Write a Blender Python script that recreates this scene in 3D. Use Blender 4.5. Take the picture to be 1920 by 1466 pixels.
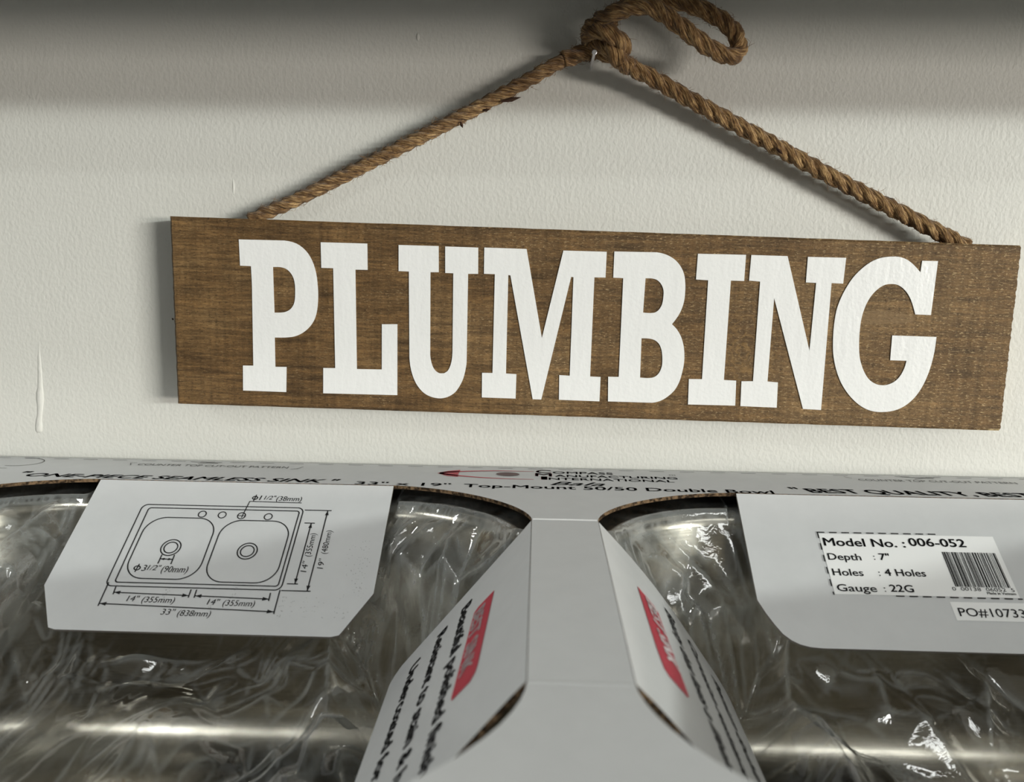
import bpy, bmesh, math, random
import numpy as np
from mathutils import Vector, Matrix

# ------------------------------------------------------------------ reset
for o in list(bpy.data.objects):
    bpy.data.objects.remove(o, do_unlink=True)
scene = bpy.context.scene
COL = scene.collection

# ------------------------------------------------------------------ camera
# metres; the wall is the plane Y = 0, the top of the sink carton is Z = 0
F_PX, PITCH, YAW, ROLL = 1555.3, 0.15036, 0.03061, 0.01391
CAM = Vector((-0.01826, -0.62068, 0.15221))
fwd = Vector((-math.sin(YAW) * math.cos(PITCH), math.cos(YAW) * math.cos(PITCH), -math.sin(PITCH)))
rgt = Vector((math.cos(YAW), math.sin(YAW), 0))
upv = rgt.cross(fwd)
r2 = math.cos(ROLL) * rgt + math.sin(ROLL) * upv
u2 = -math.sin(ROLL) * rgt + math.cos(ROLL) * upv
cam_data = bpy.data.cameras.new('camera')
cam = bpy.data.objects.new('camera', cam_data)
COL.objects.link(cam)
m = Matrix((r2, u2, -fwd)).transposed().to_4x4()
m.translation = CAM
cam.matrix_world = m
cam_data.sensor_fit = 'HORIZONTAL'
cam_data.sensor_width = 36.0
cam_data.lens = F_PX / 1920.0 * 36.0
cam_data.clip_start = 0.01
cam_data.clip_end = 100
cam_data.dof.use_dof = True
cam_data.dof.focus_distance = 0.60
cam_data.dof.aperture_fstop = 7.5
scene.camera = cam

# ------------------------------------------------------------------ world, lights, exposure
world = bpy.data.worlds.new('world')
scene.world = world
world.use_nodes = True
bg = world.node_tree.nodes['Background']
bg.inputs[0].default_value = (0.80, 0.84, 0.86, 1)
bg.inputs[1].default_value = 0.03

scene.view_settings.view_transform = 'Standard'
scene.view_settings.look = 'None'
scene.view_settings.gamma = 1.0
scene.view_settings.use_curve_mapping = False
scene.view_settings.exposure = 0.0

CEIL_Z = 1.42
# ceiling strip lights of the shop: (x, y, length x, width y, power, colour, where)
LAMPS = [
    (-2.0, -1.82, 1.2, 0.25, 12, (0.98, 1.0, 0.97), 'second row from the painted wall, end away from the shop front'),
    (-1.5, -1.47, 1.2, 0.20, 22, (0.97, 1.0, 0.98), 'first row from the painted wall, end away from the shop front'),
    (1.1, -1.47, 1.2, 0.20, 6, (0.97, 1.0, 0.98), 'first row from the painted wall, end towards the shop front'),
    (-1.2, -4.50, 0.7, 0.30, 42, (0.98, 1.0, 0.95), 'third row from the painted wall'),
    (9.0, -9.0, 3.0, 0.40, 300, (1.0, 0.95, 0.88), 'fourth row from the painted wall'),
]
for (x, y, lx, ly, pw, colr, where) in LAMPS:
    d = bpy.data.lights.new('strip_light', 'AREA')
    d.shape = 'RECTANGLE'
    d.size = lx
    d.size_y = ly
    d.energy = pw
    d.color = colr
    o = bpy.data.objects.new('strip_light', d)
    COL.objects.link(o)
    o.location = (x, y, CEIL_Z - 0.07)

def facing_light(name, loc, w, h, power, colr):
    d = bpy.data.lights.new(name, 'AREA')
    d.shape = 'RECTANGLE'
    d.size = w
    d.size_y = h
    d.energy = power
    d.color = colr
    o = bpy.data.objects.new(name, d)
    COL.objects.link(o)
    o.location = loc
    o.rotation_euler = (Vector((0, 0, loc[2])) - Vector(loc)).to_track_quat('-Z', 'Y').to_euler()
# far off to the right: an added, unseen strip light, and the shop-front glazing
SIDE_STRIP = facing_light('side_strip_light', (5.3, -5.0, 0.86), 2.6, 0.17, 262, (0.96, 1.0, 0.94))
FRONT_DAY = facing_light('shop_front_daylight', (6.3, -6.0, 0.08), 2.6, 0.65, 325, (1.0, 0.93, 0.84))

# ------------------------------------------------------------------ helpers
def tag(o, label=None, cat=None, group=None, kind=None):
    if label: o['label'] = label
    if cat: o['category'] = cat
    if group: o['group'] = group
    if kind: o['kind'] = kind
    return o

def empty(name, loc=(0, 0, 0)):
    o = bpy.data.objects.new(name, None)
    o.empty_display_size = 0.02
    o.location = loc
    COL.objects.link(o)
    return o

def mesh_obj(name, verts, faces, mats, parent=None, mat_idx=None, smooth=False, origin=None):
    me = bpy.data.meshes.new(name)
    verts = [tuple(v) for v in verts]
    if origin is not None:
        verts = [(v[0] - origin[0], v[1] - origin[1], v[2] - origin[2]) for v in verts]
    me.from_pydata(verts, [], faces)
    if not isinstance(mats, (list, tuple)):
        mats = [mats]
    for mt in mats:
        me.materials.append(mt)
    if mat_idx is not None:
        me.polygons.foreach_set('material_index', mat_idx)
    if smooth:
        me.polygons.foreach_set('use_smooth', [True] * len(me.polygons))
    me.update()
    o = bpy.data.objects.new(name, me)
    COL.objects.link(o)
    if origin is not None:
        o.location = origin
    if parent is not None:
        o.parent = parent
        if parent.type == 'EMPTY' or True:
            # children carry world-space vertices; undo the parent's placement
            bpy.context.view_layer.update()
            o.matrix_parent_inverse = parent.matrix_world.inverted()
    return o

def box(name, lo, hi, mat, parent=None, bevel=0.0):
    bm = bmesh.new()
    bmesh.ops.create_cube(bm, size=1)
    for v in bm.verts:
        v.co = Vector([lo[i] + (v.co[i] + 0.5) * (hi[i] - lo[i]) for i in range(3)])
    if bevel:
        bmesh.ops.bevel(bm, geom=bm.edges[:], offset=bevel, segments=2, affect='EDGES', profile=0.5)
    vs = [v.co.copy() for v in bm.verts]
    bm.verts.index_update()
    fs = [[v.index for v in f.verts] for f in bm.faces]
    bm.free()
    return mesh_obj(name, vs, fs, mat, parent)

def fill_2d(loops, depth=0.0):
    """closed loops (outer + holes) -> verts, faces of a flat or extruded plate (z from -depth to 0)"""
    cu = bpy.data.curves.new('tmp', 'CURVE')
    cu.dimensions = '2D'
    cu.fill_mode = 'BOTH'
    cu.extrude = depth / 2
    for lp in loops:
        sp = cu.splines.new('POLY')
        sp.points.add(len(lp) - 1)
        for p, c in zip(sp.points, lp):
            p.co = (c[0], c[1], 0, 1)
        sp.use_cyclic_u = True
    ob = bpy.data.objects.new('tmp', cu)
    COL.objects.link(ob)
    bpy.context.view_layer.update()
    me = bpy.data.meshes.new_from_object(ob.evaluated_get(bpy.context.evaluated_depsgraph_get()))
    vs = [Vector((v.co.x, v.co.y, v.co.z - depth / 2)) for v in me.vertices]
    fs = [list(p.vertices) for p in me.polygons]
    bpy.data.objects.remove(ob, do_unlink=True)
    bpy.data.curves.remove(cu)
    bpy.data.meshes.remove(me)
    return vs, fs

def text_2d(body, width, height, bold=0.0, shear=0.0, space=1.0):
    """text outline scaled so that its box is width wide and a capital is height tall"""
    def make(s):
        cu = bpy.data.curves.new('tmp', 'FONT')
        cu.body = s
        cu.shear = shear
        cu.space_character = space
        cu.resolution_u = 3
        ob = bpy.data.objects.new('tmp', cu)
        COL.objects.link(ob)
        bpy.context.view_layer.update()
        me = bpy.data.meshes.new_from_object(ob.evaluated_get(bpy.context.evaluated_depsgraph_get()))
        vs = [v.co.copy() for v in me.vertices]
        fs = [list(p.vertices) for p in me.polygons]
        bpy.data.objects.remove(ob, do_unlink=True)
        bpy.data.curves.remove(cu)
        bpy.data.meshes.remove(me)
        return vs, fs
    vs, fs = make(body)
    hv, _ = make('H')
    capH = max(v.y for v in hv)
    x0 = min(v.x for v in vs); x1 = max(v.x for v in vs)
    base = [((v.x - x0) * width / (x1 - x0), v.y * height / capH) for v in vs]
    if not bold:
        return base, fs
    d = bold * height / capH            # heavier face: shifted copies of the outline
    V = []; F = []
    for dx, dy in ((0, 0), (d, 0), (-d, 0), (0, d * 0.7), (0, -d * 0.7), (d * .7, d * .5), (-d * .7, -d * .5)):
        b0 = len(V)
        V += [(x + dx, y + dy) for x, y in base]
        F += [[i + b0 for i in f] for f in fs]
    return V, F

class Ink:
    """flat print collected in surface coordinates (u, v) and laid on a surface function"""
    def __init__(self): self.v = []; self.f = []
    def add(self, vs, fs):
        b = len(self.v)
        self.v += list(vs)
        self.f += [[i + b for i in f] for f in fs]
    def line(self, pts, w, closed=False):
        n = len(pts)
        for i in range(n if closed else n - 1):
            a = Vector(pts[i]); b = Vector(pts[(i + 1) % n])
            d = b - a
            if d.length < 1e-9: continue
            d.normalize(); nrm = Vector((-d.y, d.x)) * w / 2
            e = d * w * 0.4
            self.add([tuple(a - e + nrm), tuple(a - e - nrm), tuple(b + e - nrm), tuple(b + e + nrm)], [(0, 1, 2, 3)])
    def poly(self, pts): self.add(pts, [tuple(range(len(pts)))])
    def ellipse(self, c, a, b, n=24, rot=0.0):
        self.poly(ell(c, a, b, n, rot))
    def arrow(self, a, b, w, size):
        self.line([a, b], w)
        for p, q in ((a, b), (b, a)):
            p = Vector(p); q = Vector(q); d = (q - p).normalized(); nr = Vector((-d.y, d.x))
            self.poly([tuple(p), tuple(p + d * size + nr * size * 0.33), tuple(p + d * size - nr * size * 0.33)])
    def text(self, body, at, width, height, right=(1, 0), up=(0, -1), **k):
        vs, fs = text_2d(body, width, height, **k)
        R = Vector(right); U = Vector(up); A = Vector(at)
        self.add([tuple(A + R * x + U * y) for x, y in vs], fs)
    def lay(self, name, surf, mat, parent, lift=0.00025):
        vs = []
        for (u, v) in self.v:
            p, n = surf(u, v)
            vs.append(p + n * lift)
        fs = []
        for f in self.f:
            a, b, c = vs[f[0]], vs[f[1]], vs[f[2]]
            nn = (b - a).cross(c - a)
            _, n = surf(*self.v[f[0]])
            fs.append(list(f) if nn.dot(n) >= 0 else list(reversed(f)))
        return mesh_obj(name, vs, fs, mat, parent)

def ell(c, a, b, n=32, rot=0.0):
    out = []
    for i in range(n):
        t = 2 * math.pi * i / n
        x, y = a * math.cos(t), b * math.sin(t)
        out.append((c[0] + x * math.cos(rot) - y * math.sin(rot), c[1] + x * math.sin(rot) + y * math.cos(rot)))
    return out

def round_rect(x0, y0, x1, y1, r, n=8):
    out = []
    for cx, cy, a0 in ((x1 - r, y1 - r, 0), (x0 + r, y1 - r, 90), (x0 + r, y0 + r, 180), (x1 - r, y0 + r, 270)):
        for i in range(n + 1):
            t = math.radians(a0 + 90 * i / n)
            out.append((cx + r * math.cos(t), cy + r * math.sin(t)))
    return out

# ------------------------------------------------------------------ materials
def new_mat(name, color=(0.5, 0.5, 0.5), rough=0.5, metal=0.0, spec=0.5):
    mt = bpy.data.materials.new(name)
    mt.use_nodes = True
    b = mt.node_tree.nodes['Principled BSDF']
    b.inputs['Base Color'].default_value = (*color, 1)
    b.inputs['Roughness'].default_value = rough
    b.inputs['Metallic'].default_value = metal
    b.inputs['Specular IOR Level'].default_value = spec
    return mt, mt.node_tree, b

def N(nt, t, **k):
    n = nt.nodes.new(t)
    for a, v in k.items(): setattr(n, a, v)
    return n

def coords(nt, scale=(1, 1, 1), kind='Object', rot=(0, 0, 0)):
    tc = N(nt, 'ShaderNodeTexCoord')
    mp = N(nt, 'ShaderNodeMapping')
    mp.inputs['Scale'].default_value = scale
    mp.inputs['Rotation'].default_value = rot
    nt.links.new(tc.outputs[kind], mp.inputs['Vector'])
    return mp.outputs['Vector']

def noise(nt, vec, scale, detail=3.0, rough=0.5, dist=0.0):
    n = N(nt, 'ShaderNodeTexNoise')
    n.inputs['Scale'].default_value = scale
    n.inputs['Detail'].default_value = detail
    n.inputs['Roughness'].default_value = rough
    n.inputs['Distortion'].default_value = dist
    nt.links.new(vec, n.inputs['Vector'])
    return n.outputs['Fac']

def ramp(nt, fac, stops):
    r = N(nt, 'ShaderNodeValToRGB')
    while len(r.color_ramp.elements) < len(stops):
        r.color_ramp.elements.new(0.5)
    for e, (p, c) in zip(r.color_ramp.elements, stops):
        e.position = p
        e.color = (*c, 1) if len(c) == 3 else c
    nt.links.new(fac, r.inputs['Fac'])
    return r.outputs['Color']

def mix(nt, fac, a, b, mode='MIX'):
    mx = N(nt, 'ShaderNodeMix', data_type='RGBA', blend_type=mode)
    for sock, val in ((mx.inputs['Factor'], fac), (mx.inputs['A'], a), (mx.inputs['B'], b)):
        if hasattr(val, 'links'): nt.links.new(val, sock)
        elif isinstance(val, (int, float)): sock.default_value = val
        else: sock.default_value = (*val, 1)
    return mx.outputs['Result']

def math_n(nt, op, a, b=None):
    n = N(nt, 'ShaderNodeMath', operation=op)
    for i, val in enumerate((a, b)):
        if val is None: continue
        if hasattr(val, 'links'): nt.links.new(val, n.inputs[i])
        else: n.inputs[i].default_value = val
    return n.outputs[0]

def bump(nt, bsdf, h, strength=0.3, dist=0.001):
    b = N(nt, 'ShaderNodeBump')
    b.inputs['Strength'].default_value = strength
    b.inputs['Distance'].default_value = dist
    nt.links.new(h, b.inputs['Height'])
    nt.links.new(b.outputs['Normal'], bsdf.inputs['Normal'])

# painted drywall, rolled on: fine vertical orange peel
M_WALL, nt, b = new_mat('painted_drywall', (0.72, 0.72, 0.68), 0.55, 0, 0.35)
v1 = coords(nt, (1, 1, 0.70))
h1 = noise(nt, v1, 400, 1.5, 0.45, 0.2)
v2 = coords(nt, (1, 1, 0.06))
h2 = noise(nt, v2, 190, 2, 0.5)
h3 = noise(nt, coords(nt), 60, 2, 0.5)
hh = math_n(nt, 'ADD', math_n(nt, 'ADD', h1, math_n(nt, 'MULTIPLY', h2, 0.22)), math_n(nt, 'MULTIPLY', h3, 0.6))
bump(nt, b, hh, 0.42, 0.0010)
nt.links.new(ramp(nt, noise(nt, coords(nt), 5, 3), [(0.3, (0.705, 0.705, 0.665)), (0.7, (0.735, 0.735, 0.70))]), b.inputs['Base Color'])

# stained rough-sawn pine (local X along the board, Z up the board)
M_WOOD, nt, b = new_mat('stained_pine', (0.15, 0.08, 0.03), 0.65, 0, 0.3)
# broad uneven stain
big = noise(nt, coords(nt, (1, 1, 1.8)), 9, 4, 0.6, 0.6)
base = ramp(nt, big, [(0.28, (0.088, 0.047, 0.017)), (0.50, (0.145, 0.082, 0.032)), (0.72, (0.205, 0.127, 0.056))])
# fine grain along the board
g1 = noise(nt, coords(nt, (1, 1, 13)), 20, 5, 0.62, 0.5)
base = mix(nt, 0.9, base, ramp(nt, g1, [(0.32, (0.42, 0.40, 0.38)), (0.48, (0.95, 0.95, 0.95)), (0.68, (1.55, 1.53, 1.48))]), 'MULTIPLY')
g2 = noise(nt, coords(nt, (1, 1, 9)), 95, 3, 0.7)
base = mix(nt, 0.8, base, ramp(nt, g2, [(0.32, (0.55, 0.53, 0.50)), (0.5, (1.0, 1.0, 1.0)), (0.68, (1.45, 1.45, 1.42))]), 'MULTIPLY')
# short raised fibres: light flecks and dark pits
fib = noise(nt, coords(nt, (1, 1, 3.0)), 330, 2, 0.7)
flk = ramp(nt, fib, [(0.56, (0, 0, 0)), (0.68, (1, 1, 1))])
sx = N(nt, 'ShaderNodeSeparateXYZ')
nt.links.new(coords(nt), sx.inputs[0])
dry = math_n(nt, 'ADD', math_n(nt, 'MULTIPLY', sx.outputs[0], 0.9), noise(nt, coords(nt, (1, 1, 2.5)), 13, 3, 0.6, 0.5))
dryf = ramp(nt, dry, [(0.34, (0.22, 0.22, 0.22)), (0.72, (1, 1, 1))])
base = mix(nt, math_n(nt, 'MULTIPLY', dryf, 0.18), base, (0.30, 0.205, 0.115))
base = mix(nt, math_n(nt, 'MULTIPLY', math_n(nt, 'MULTIPLY', flk, dryf), 0.80), base, (0.56, 0.41, 0.22))
dk = ramp(nt, noise(nt, coords(nt, (1, 1, 2.0)), 420, 2, 0.6), [(0.32, (1, 1, 1)), (0.44, (0, 0, 0))])
base = mix(nt, math_n(nt, 'MULTIPLY', dk, 0.65), base, (0.040, 0.022, 0.010))
# saw marks across the board
saw = noise(nt, coords(nt, (1, 1, 0.05)), 210, 2, 0.6)
base = mix(nt, 0.45, base, ramp(nt, saw, [(0.3, (0.55, 0.55, 0.55)), (0.7, (1.35, 1.35, 1.35))]), 'MULTIPLY')
# a knot right of the middle: swirling rings round one point
tc = N(nt, 'ShaderNodeTexCoord')
mp = N(nt, 'ShaderNodeMapping')
mp.inputs['Location'].default_value = (-0.113, 0, 0.010)
mp.inputs['Scale'].default_value = (1, 0.0, 0.62)
nt.links.new(tc.outputs['Object'], mp.inputs['Vector'])
vl = N(nt, 'ShaderNodeVectorMath', operation='LENGTH')
nt.links.new(mp.outputs['Vector'], vl.inputs[0])
dist = math_n(nt, 'ADD', vl.outputs['Value'], math_n(nt, 'MULTIPLY', noise(nt, coords(nt, (1, 1, 1.8)), 34, 5, 0.7), 0.034))
rings = math_n(nt, 'SINE', math_n(nt, 'MULTIPLY', dist, 1050))
gold = ramp(nt, rings, [(0.35, (0, 0, 0)), (0.95, (1, 1, 1))])
kmask = ramp(nt, dist, [(0.016, (1, 1, 1)), (0.052, (0, 0, 0))])
base = mix(nt, math_n(nt, 'MULTIPLY', kmask, 0.38), base, (0.085, 0.048, 0.020))
base = mix(nt, math_n(nt, 'MULTIPLY', math_n(nt, 'MULTIPLY', kmask, gold), 0.60), base, (0.31, 0.185, 0.070))
# a smooth pale wedge of sapwood near the right end
mp2 = N(nt, 'ShaderNodeMapping')
mp2.inputs['Location'].default_value = (-0.200 * 24, 0, -0.0125 * 150)
mp2.inputs['Scale'].default_value = (24, 0.0, 150)
nt.links.new(tc.outputs['Object'], mp2.inputs['Vector'])
vl2 = N(nt, 'ShaderNodeVectorMath', operation='LENGTH')
nt.links.new(mp2.outputs['Vector'], vl2.inputs[0])
wd = math_n(nt, 'ADD', vl2.outputs['Value'], math_n(nt, 'MULTIPLY', noise(nt, coords(nt), 70, 3, 0.6), 0.5))
wedge = ramp(nt, wd, [(0.90, (1, 1, 1)), (1.0, (0, 0, 0))])
base = mix(nt, math_n(nt, 'MULTIPLY', wedge, 0.6), base, (0.25, 0.165, 0.085))
nt.links.new(base, b.inputs['Base Color'])
hh = math_n(nt, 'ADD', math_n(nt, 'MULTIPLY', g2, 0.6), math_n(nt, 'ADD', fib, math_n(nt, 'MULTIPLY', saw, 0.5)))
bump(nt, b, hh, 0.6, 0.0010)

# pale sawn end grain / worn edge
M_WOODEDGE, nt, b = new_mat('worn_wood_edge', (0.40, 0.27, 0.13), 0.75, 0, 0.2)
c = ramp(nt, noise(nt, coords(nt, (1, 1, 1)), 220, 3, 0.7), [(0.35, (0.20, 0.13, 0.06)), (0.58, (0.66, 0.50, 0.28))])
nt.links.new(c, b.inputs['Base Color'])

# white vinyl letters that follow the grain under them
M_VINYL, nt, b = new_mat('white_vinyl', (0.94, 0.95, 0.955), 0.30, 0, 0.5)
hv = math_n(nt, 'ADD', noise(nt, coords(nt, (1, 1, 0.25)), 130, 3, 0.6), math_n(nt, 'MULTIPLY', noise(nt, coords(nt), 420, 2, 0.5), 0.5))
bump(nt, b, hv, 0.35, 0.0009)

# jute rope
M_JUTE, nt, b = new_mat('jute', (0.26, 0.14, 0.05), 0.75, 0, 0.25)
hj = noise(nt, coords(nt, (1, 3.2, 1), 'UV'), 170, 4, 0.7, 0.3)
hk = noise(nt, coords(nt), 90, 2, 0.6)
hm = math_n(nt, 'ADD', math_n(nt, 'MULTIPLY', hj, 0.8), math_n(nt, 'MULTIPLY', hk, 0.2))
c = ramp(nt, hm, [(0.36, (0.040, 0.017, 0.005)), (0.49, (0.235, 0.122, 0.042)), (0.62, (0.70, 0.46, 0.21))])
nt.links.new(c, b.inputs['Base Color'])
bump(nt, b, hj, 1.0, 0.0020)
b.inputs['Sheen Weight'].default_value = 0.2
M_FRAY, _, _ = new_mat('dark_bark_fibre', (0.045, 0.018, 0.008), 0.7)
M_NAIL, _, _ = new_mat('bright_nail_steel', (0.88, 0.87, 0.90), 0.42, 1.0)

# carton
M_BOARD, nt, b = new_mat('white_carton_board', (0.66, 0.665, 0.67), 0.55, 0, 0.35)
c = ramp(nt, noise(nt, coords(nt), 60, 4, 0.6), [(0.3, (0.625, 0.635, 0.645)), (0.7, (0.655, 0.665, 0.675))])
nt.links.new(c, b.inputs['Base Color'])
bump(nt, b, noise(nt, coords(nt, (0.3, 1, 1)), 90, 2), 0.08, 0.001)
M_KRAFT, nt, b = new_mat('brown_corrugated_edge', (0.25, 0.14, 0.07), 0.85, 0, 0.1)
c = ramp(nt, noise(nt, coords(nt), 330, 2, 0.6), [(0.40, (0.028, 0.018, 0.011)), (0.64, (0.20, 0.13, 0.075))])
nt.links.new(c, b.inputs['Base Color'])
M_GREYEDGE, _, _ = new_mat('grey_board_edge', (0.22, 0.20, 0.18), 0.8, 0, 0.1)
M_INK, _, _ = new_mat('black_print', (0.018, 0.018, 0.02), 0.6, 0, 0.3)
M_GREYINK, _, _ = new_mat('grey_print', (0.12, 0.12, 0.12), 0.6, 0, 0.3)
M_SMUDGE, _, _ = new_mat('grey_ink_speckle', (0.36, 0.37, 0.37), 0.6, 0, 0.3)
M_RED, _, _ = new_mat('red_print', (0.50, 0.028, 0.055), 0.5, 0, 0.35)
M_DARKRED, _, _ = new_mat('dark_red_print', (0.09, 0.035, 0.038), 0.5, 0, 0.35)
M_WHITEINK, _, _ = new_mat('white_print', (0.80, 0.70, 0.72), 0.5, 0, 0.35)
M_STICKER, _, _ = new_mat('white_sticker', (0.92, 0.925, 0.925), 0.45, 0, 0.4)
M_CREASE, _, _ = new_mat('worn_crease', (0.84, 0.845, 0.85), 0.6, 0, 0.3)

# brushed stainless steel
M_STEEL, nt, b = new_mat('brushed_stainless', (0.58, 0.54, 0.465), 0.27, 1.0)
hs = noise(nt, coords(nt, (0.04, 0.04, 1)), 900, 2, 0.6)
bump(nt, b, hs, 0.05, 0.0003)
nt.links.new(ramp(nt, hs, [(0.3, (0.22, 0.22, 0.22)), (0.7, (0.27, 0.27, 0.27))]), b.inputs['Roughness'])

# clear polythene
M_FILM = bpy.data.materials.new('clear_polythene')
M_FILM.use_nodes = True
nt = M_FILM.node_tree
nt.nodes.clear()
out = N(nt, 'ShaderNodeOutputMaterial')
tr = N(nt, 'ShaderNodeBsdfTransparent'); tr.inputs[0].default_value = (0.93, 0.94, 0.94, 1)
gl = N(nt, 'ShaderNodeBsdfGlossy'); gl.inputs['Roughness'].default_value = 0.06; gl.inputs[0].default_value = (1, 1, 1, 1)
df = N(nt, 'ShaderNodeBsdfDiffuse'); df.inputs[0].default_value = (0.80, 0.84, 0.84, 1)
tl = N(nt, 'ShaderNodeBsdfTranslucent'); tl.inputs[0].default_value = (0.80, 0.84, 0.84, 1)
fr = N(nt, 'ShaderNodeFresnel'); fr.inputs['IOR'].default_value = 1.5
fac = math_n(nt, 'MINIMUM', math_n(nt, 'ADD', math_n(nt, 'MULTIPLY', fr.outputs[0], 1.8), 0.015), 0.65)
bp = N(nt, 'ShaderNodeBump'); bp.inputs['Strength'].default_value = 0.10; bp.inputs['Distance'].default_value = 0.002
nt.links.new(noise(nt, coords(nt), 120, 3, 0.55, 1.0), bp.inputs['Height'])
nt.links.new(bp.outputs[0], gl.inputs['Normal'])
# crease whitening: the film turns milky where it has been folded
at_ = N(nt, 'ShaderNodeAttribute'); at_.attribute_name = 'crease'
hz = noise(nt, coords(nt, (1.0, 0.3, 1.0), rot=(0, 0, 0.5)), 70, 4, 0.65, 0.8)
hzf = math_n(nt, 'ADD', math_n(nt, 'MULTIPLY', at_.outputs['Fac'], 0.24), ramp(nt, hz, [(0.45, (0.008, 0.008, 0.008)), (0.62, (0.055, 0.055, 0.055))]))
dd = N(nt, 'ShaderNodeMixShader'); dd.inputs[0].default_value = 0.4
nt.links.new(df.outputs[0], dd.inputs[1]); nt.links.new(tl.outputs[0], dd.inputs[2])
m1 = N(nt, 'ShaderNodeMixShader')
nt.links.new(hzf, m1.inputs[0])
nt.links.new(tr.outputs[0], m1.inputs[1]); nt.links.new(dd.outputs[0], m1.inputs[2])
m2 = N(nt, 'ShaderNodeMixShader')
nt.links.new(fac, m2.inputs[0]); nt.links.new(m1.outputs[0], m2.inputs[1]); nt.links.new(gl.outputs[0], m2.inputs[2])
nt.links.new(m2.outputs[0], out.inputs['Surface'])

M_SHELF, _, _ = new_mat('grey_shelf_steel', (0.30, 0.30, 0.29), 0.5, 0, 0.4)
M_CEIL, _, _ = new_mat('ceiling_paint', (0.55, 0.55, 0.53), 0.8)
M_FLOOR, nt, b = new_mat('concrete_floor', (0.20, 0.19, 0.18), 0.6)
nt.links.new(ramp(nt, noise(nt, coords(nt), 3, 5), [(0.3, (0.085, 0.082, 0.078)), (0.7, (0.14, 0.135, 0.13))]), b.inputs['Base Color'])
M_HOUSING, _, _ = new_mat('white_lamp_housing', (0.7, 0.7, 0.7), 0.5)

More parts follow.
